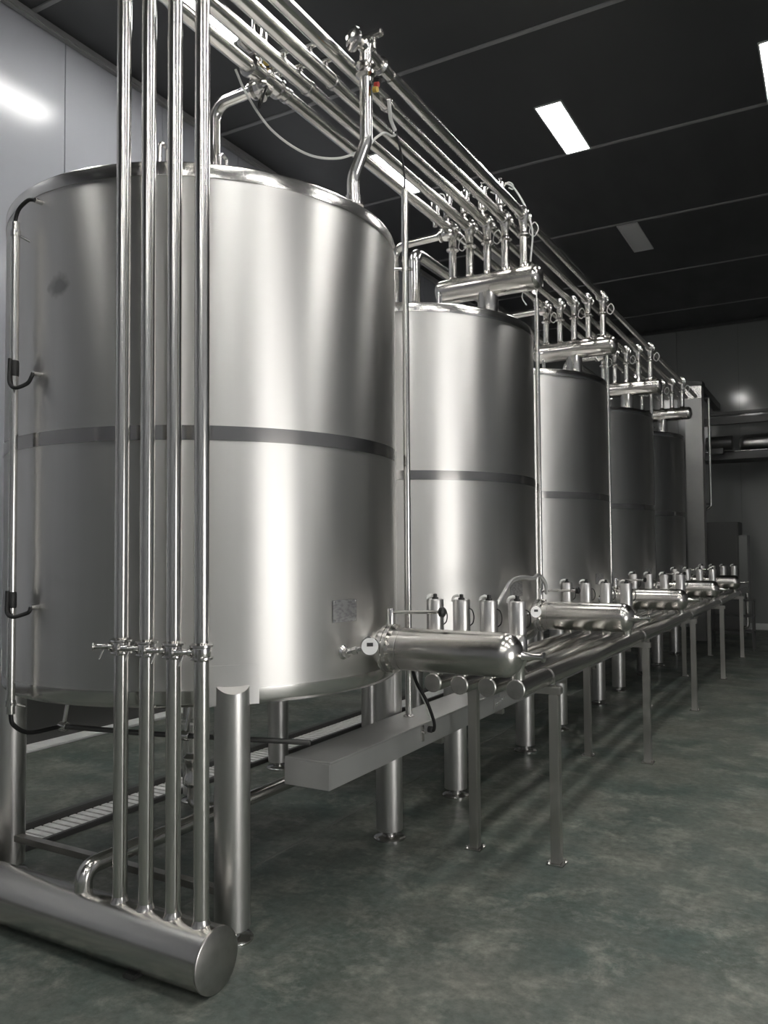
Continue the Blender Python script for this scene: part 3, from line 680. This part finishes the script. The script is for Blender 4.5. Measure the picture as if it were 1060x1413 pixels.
MB().tube(smooth_path([(.005, -.032, .06), (-.003, -.09, .17), (-.033, -.15, .28)]), .0035, 8).build('white_wire', 'white', t)
t = thing('air_hose', 'white hose arching over the outermost pipe at the nearest T-shaped header', 'hose', (-2.07, 5.395, 4.22))
o = V(-2.07, 5.395, 4.22)
MB().tube(smooth_path([p - o for p in (V(-2.07, 5.395, 4.22), V(-2.04, 5.42, 4.24), V(-1.985, 5.45, 4.20), V(-1.91, 5.475, 4.05), V(-1.865, 5.475, 3.87), V(-1.876, 5.47, 3.70), V(-1.88, 5.47, 3.655))]), .0065, 10).build('hose', 'white', t)
# arched hose over the second manifold's flange
t = thing('arched_hose', 'arched steel braided hose between the nearest actuators and second thermometer', 'hose', (-1.62, MY + S - .35, 1.2))
MB().tube(smooth_path([(-.10, -.95, .06), (-.1, -.8, .14), (-.13, -.6, .20), (-.17, -.3, .215), (-.2, .0, .2), (-.23, .2, .215), (-.21, .28, .16), (-.21, .31, .08)]), .014, 12).build('hose', 'tray', t)

# ------------------------------------------------------------------ floor drain on the far side of the tanks
t = thing('floor_drain', 'long floor drain with pale slotted grate behind the nearest tank', 'drain', (-3.96, 2.4, 0))
MB().box((-.172, 0, 0), (-.115, 10.5, .05), .004).build('edge_rail', 'dark_steel', t, smooth=False)
MB().box((.105, 0, 0), (.14, 10.5, .03), .004).build('edge_rail', 'dark_steel', t, smooth=False)
MB().box((-.115, 0, 0.0005), (.105, 10.5, .004)).build('channel_bed', 'rubber', t, smooth=False)
sl = MB().box((-.108, -.023, .004), (.098, .023, .018), .002)
slat = None
for k in range(80):
    if slat is None: slat = sl.build('slat', 'grate', t, smooth=False)
    else: slat = slat.copy(); COL.objects.link(slat); slat.parent = t
    slat.location = (0, .04 + .06 * k, 0)
MB().box((-.108, 4.85, .004), (.098, 10.48, .018)).build('far_cover', 'grate', t, smooth=False)

# ------------------------------------------------------------------ far end of the hall
t = thing('machine_column', 'tall grey box column standing behind the farthest tank', 'column', (-2.2, 15.1, 0))
MB().box((-.14, -.14, 0), (.14, .14, 4.47), .006).build('post', 'machine', t, smooth=False)
MB().box((-.16, -.16, 4.47), (.16, .16, 4.55), .004).build('cap', 'dark_steel', t, smooth=False)
MB().box((-.142, -.146, 4.25), (.142, -.14, 4.46)).build('head_plate', 'rim', t, smooth=False)
MB().box((.02, .14, 4.40), (.15, 2.35, 4.53), .004).build('top_beam', 'dark_steel', t, smooth=False)
MB().tube(fillet([(.2, .3, 4.3), (.2, .3, 2.35), (.1, .3, 2.3)], .06), .025, 12).build('side_pipe', 'pipe', t)
for z in (4.3, 2.4): MB().box((.1, .28, z - .02), (.21, .32, z + .02)).build('pipe_bracket', 'dark_steel', t, smooth=False)
t = thing('far_gantry', 'dark gantry of beams crossing in front of the far wall', 'gantry', (-1.4, 16.4, 0))
MB().box((-.9, -.06, 3.95), (2.9, .06, 4.08), .004).build('upper_beam', 'dark_steel', t, smooth=False)
MB().box((-.9, -.06, 3.28), (2.9, .06, 3.42), .004).build('lower_beam', 'dark_steel', t, smooth=False)
MB().box((-.9, -.075, 3.42), (2.9, -.055, 3.435)).build('edge_rail', 'rim', t, smooth=False)
for x in (-.9, 2.8): MB().box((x - .06, -.06, 0), (x + .06, .06, 3.95), .004).build('post', 'dark_steel', t, smooth=False)
MB().box((-.9, .06, 3.3), (2.9, .9, 3.36)).build('deck', 'dark_steel', t, smooth=False)
MB().box((-.8, .3, 4.18), (2.9, .36, 4.24)).build('hand_rail', 'dark_steel', t, smooth=False)
t = thing('horizontal_vessel', 'small grey horizontal vessel lying on the dark gantry', 'vessel', (-1.15, 16.75, 3.36))
MB().lathe([(0, -.5), (.1, -.48), (.16, -.42), (.17, -.38), (.17, .9), (.16, .96), (.1, 1.0), (0, 1.02)], (0, 0, .24), (1, 0, 0), 28).build('body', 'leg', t)
for x in (-.25, .7): MB().box((x - .03, -.12, 0), (x + .03, .12, .1)).build('saddle', 'dark_steel', t, smooth=False)
t = thing('blower_duct', 'short thick duct stub behind the grey column', 'duct', (-1.95, 16.1, 3.36))
MB().lathe([(.12, -.2), (.13, -.19), (.13, .25), (.12, .26)], (0, 0, .2), (1, 0, 0), 24).build('body', 'dark_steel', t)
MB().box((-.1, -.1, 0), (.1, .1, .1)).build('base', 'dark_steel', t, smooth=False)
t = thing('control_cabinet', 'tall dark cabinet with a pale side strip against the far wall', 'cabinet', (-1.75, 16.6, 0))
MB().box((-.45, -.3, .08), (.1, .3, 2.1), .006).build('body', 'dark_steel', t, smooth=False)
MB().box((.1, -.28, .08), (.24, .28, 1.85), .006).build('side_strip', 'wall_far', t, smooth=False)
MB().box((-.42, -.27, 0), (.2, .27, .08)).build('plinth', 'dark_steel', t, smooth=False)
b = MB().box((-.41, -.312, .2), (.06, -.3, 2.02), .004); b.build('door', 'dark_steel', t, smooth=False)
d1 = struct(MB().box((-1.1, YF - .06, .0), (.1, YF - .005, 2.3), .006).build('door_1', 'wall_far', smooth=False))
MB().box((-1.18, YF - .075, 0), (-1.1, YF - .003, 2.38), .004).build('door_frame', 'strip', d1, smooth=False)
MB().box((.1, YF - .075, 0), (.18, YF - .003, 2.38), .004).build('door_frame', 'strip', d1, smooth=False)
MB().box((-1.1, YF - .075, 2.3), (.1, YF - .003, 2.38), .004).build('door_frame', 'strip', d1, smooth=False)
t = thing('service_stand', 'low open tube stand under the far end of the pipe rack', 'stand', (-1.52, 13.95, 0))
for x in (-.30, .3):
    for y_ in (-.15, .15): MB().box((x - .012, y_ - .012, 0), (x + .012, y_ + .012, .78)).build('leg', 'dark_steel', t, smooth=False)
for z in (.28, .52, .77): MB().box((-.315, -.165, z), (.315, .165, z + .02)).build('shelf', 'dark_steel', t, smooth=False)
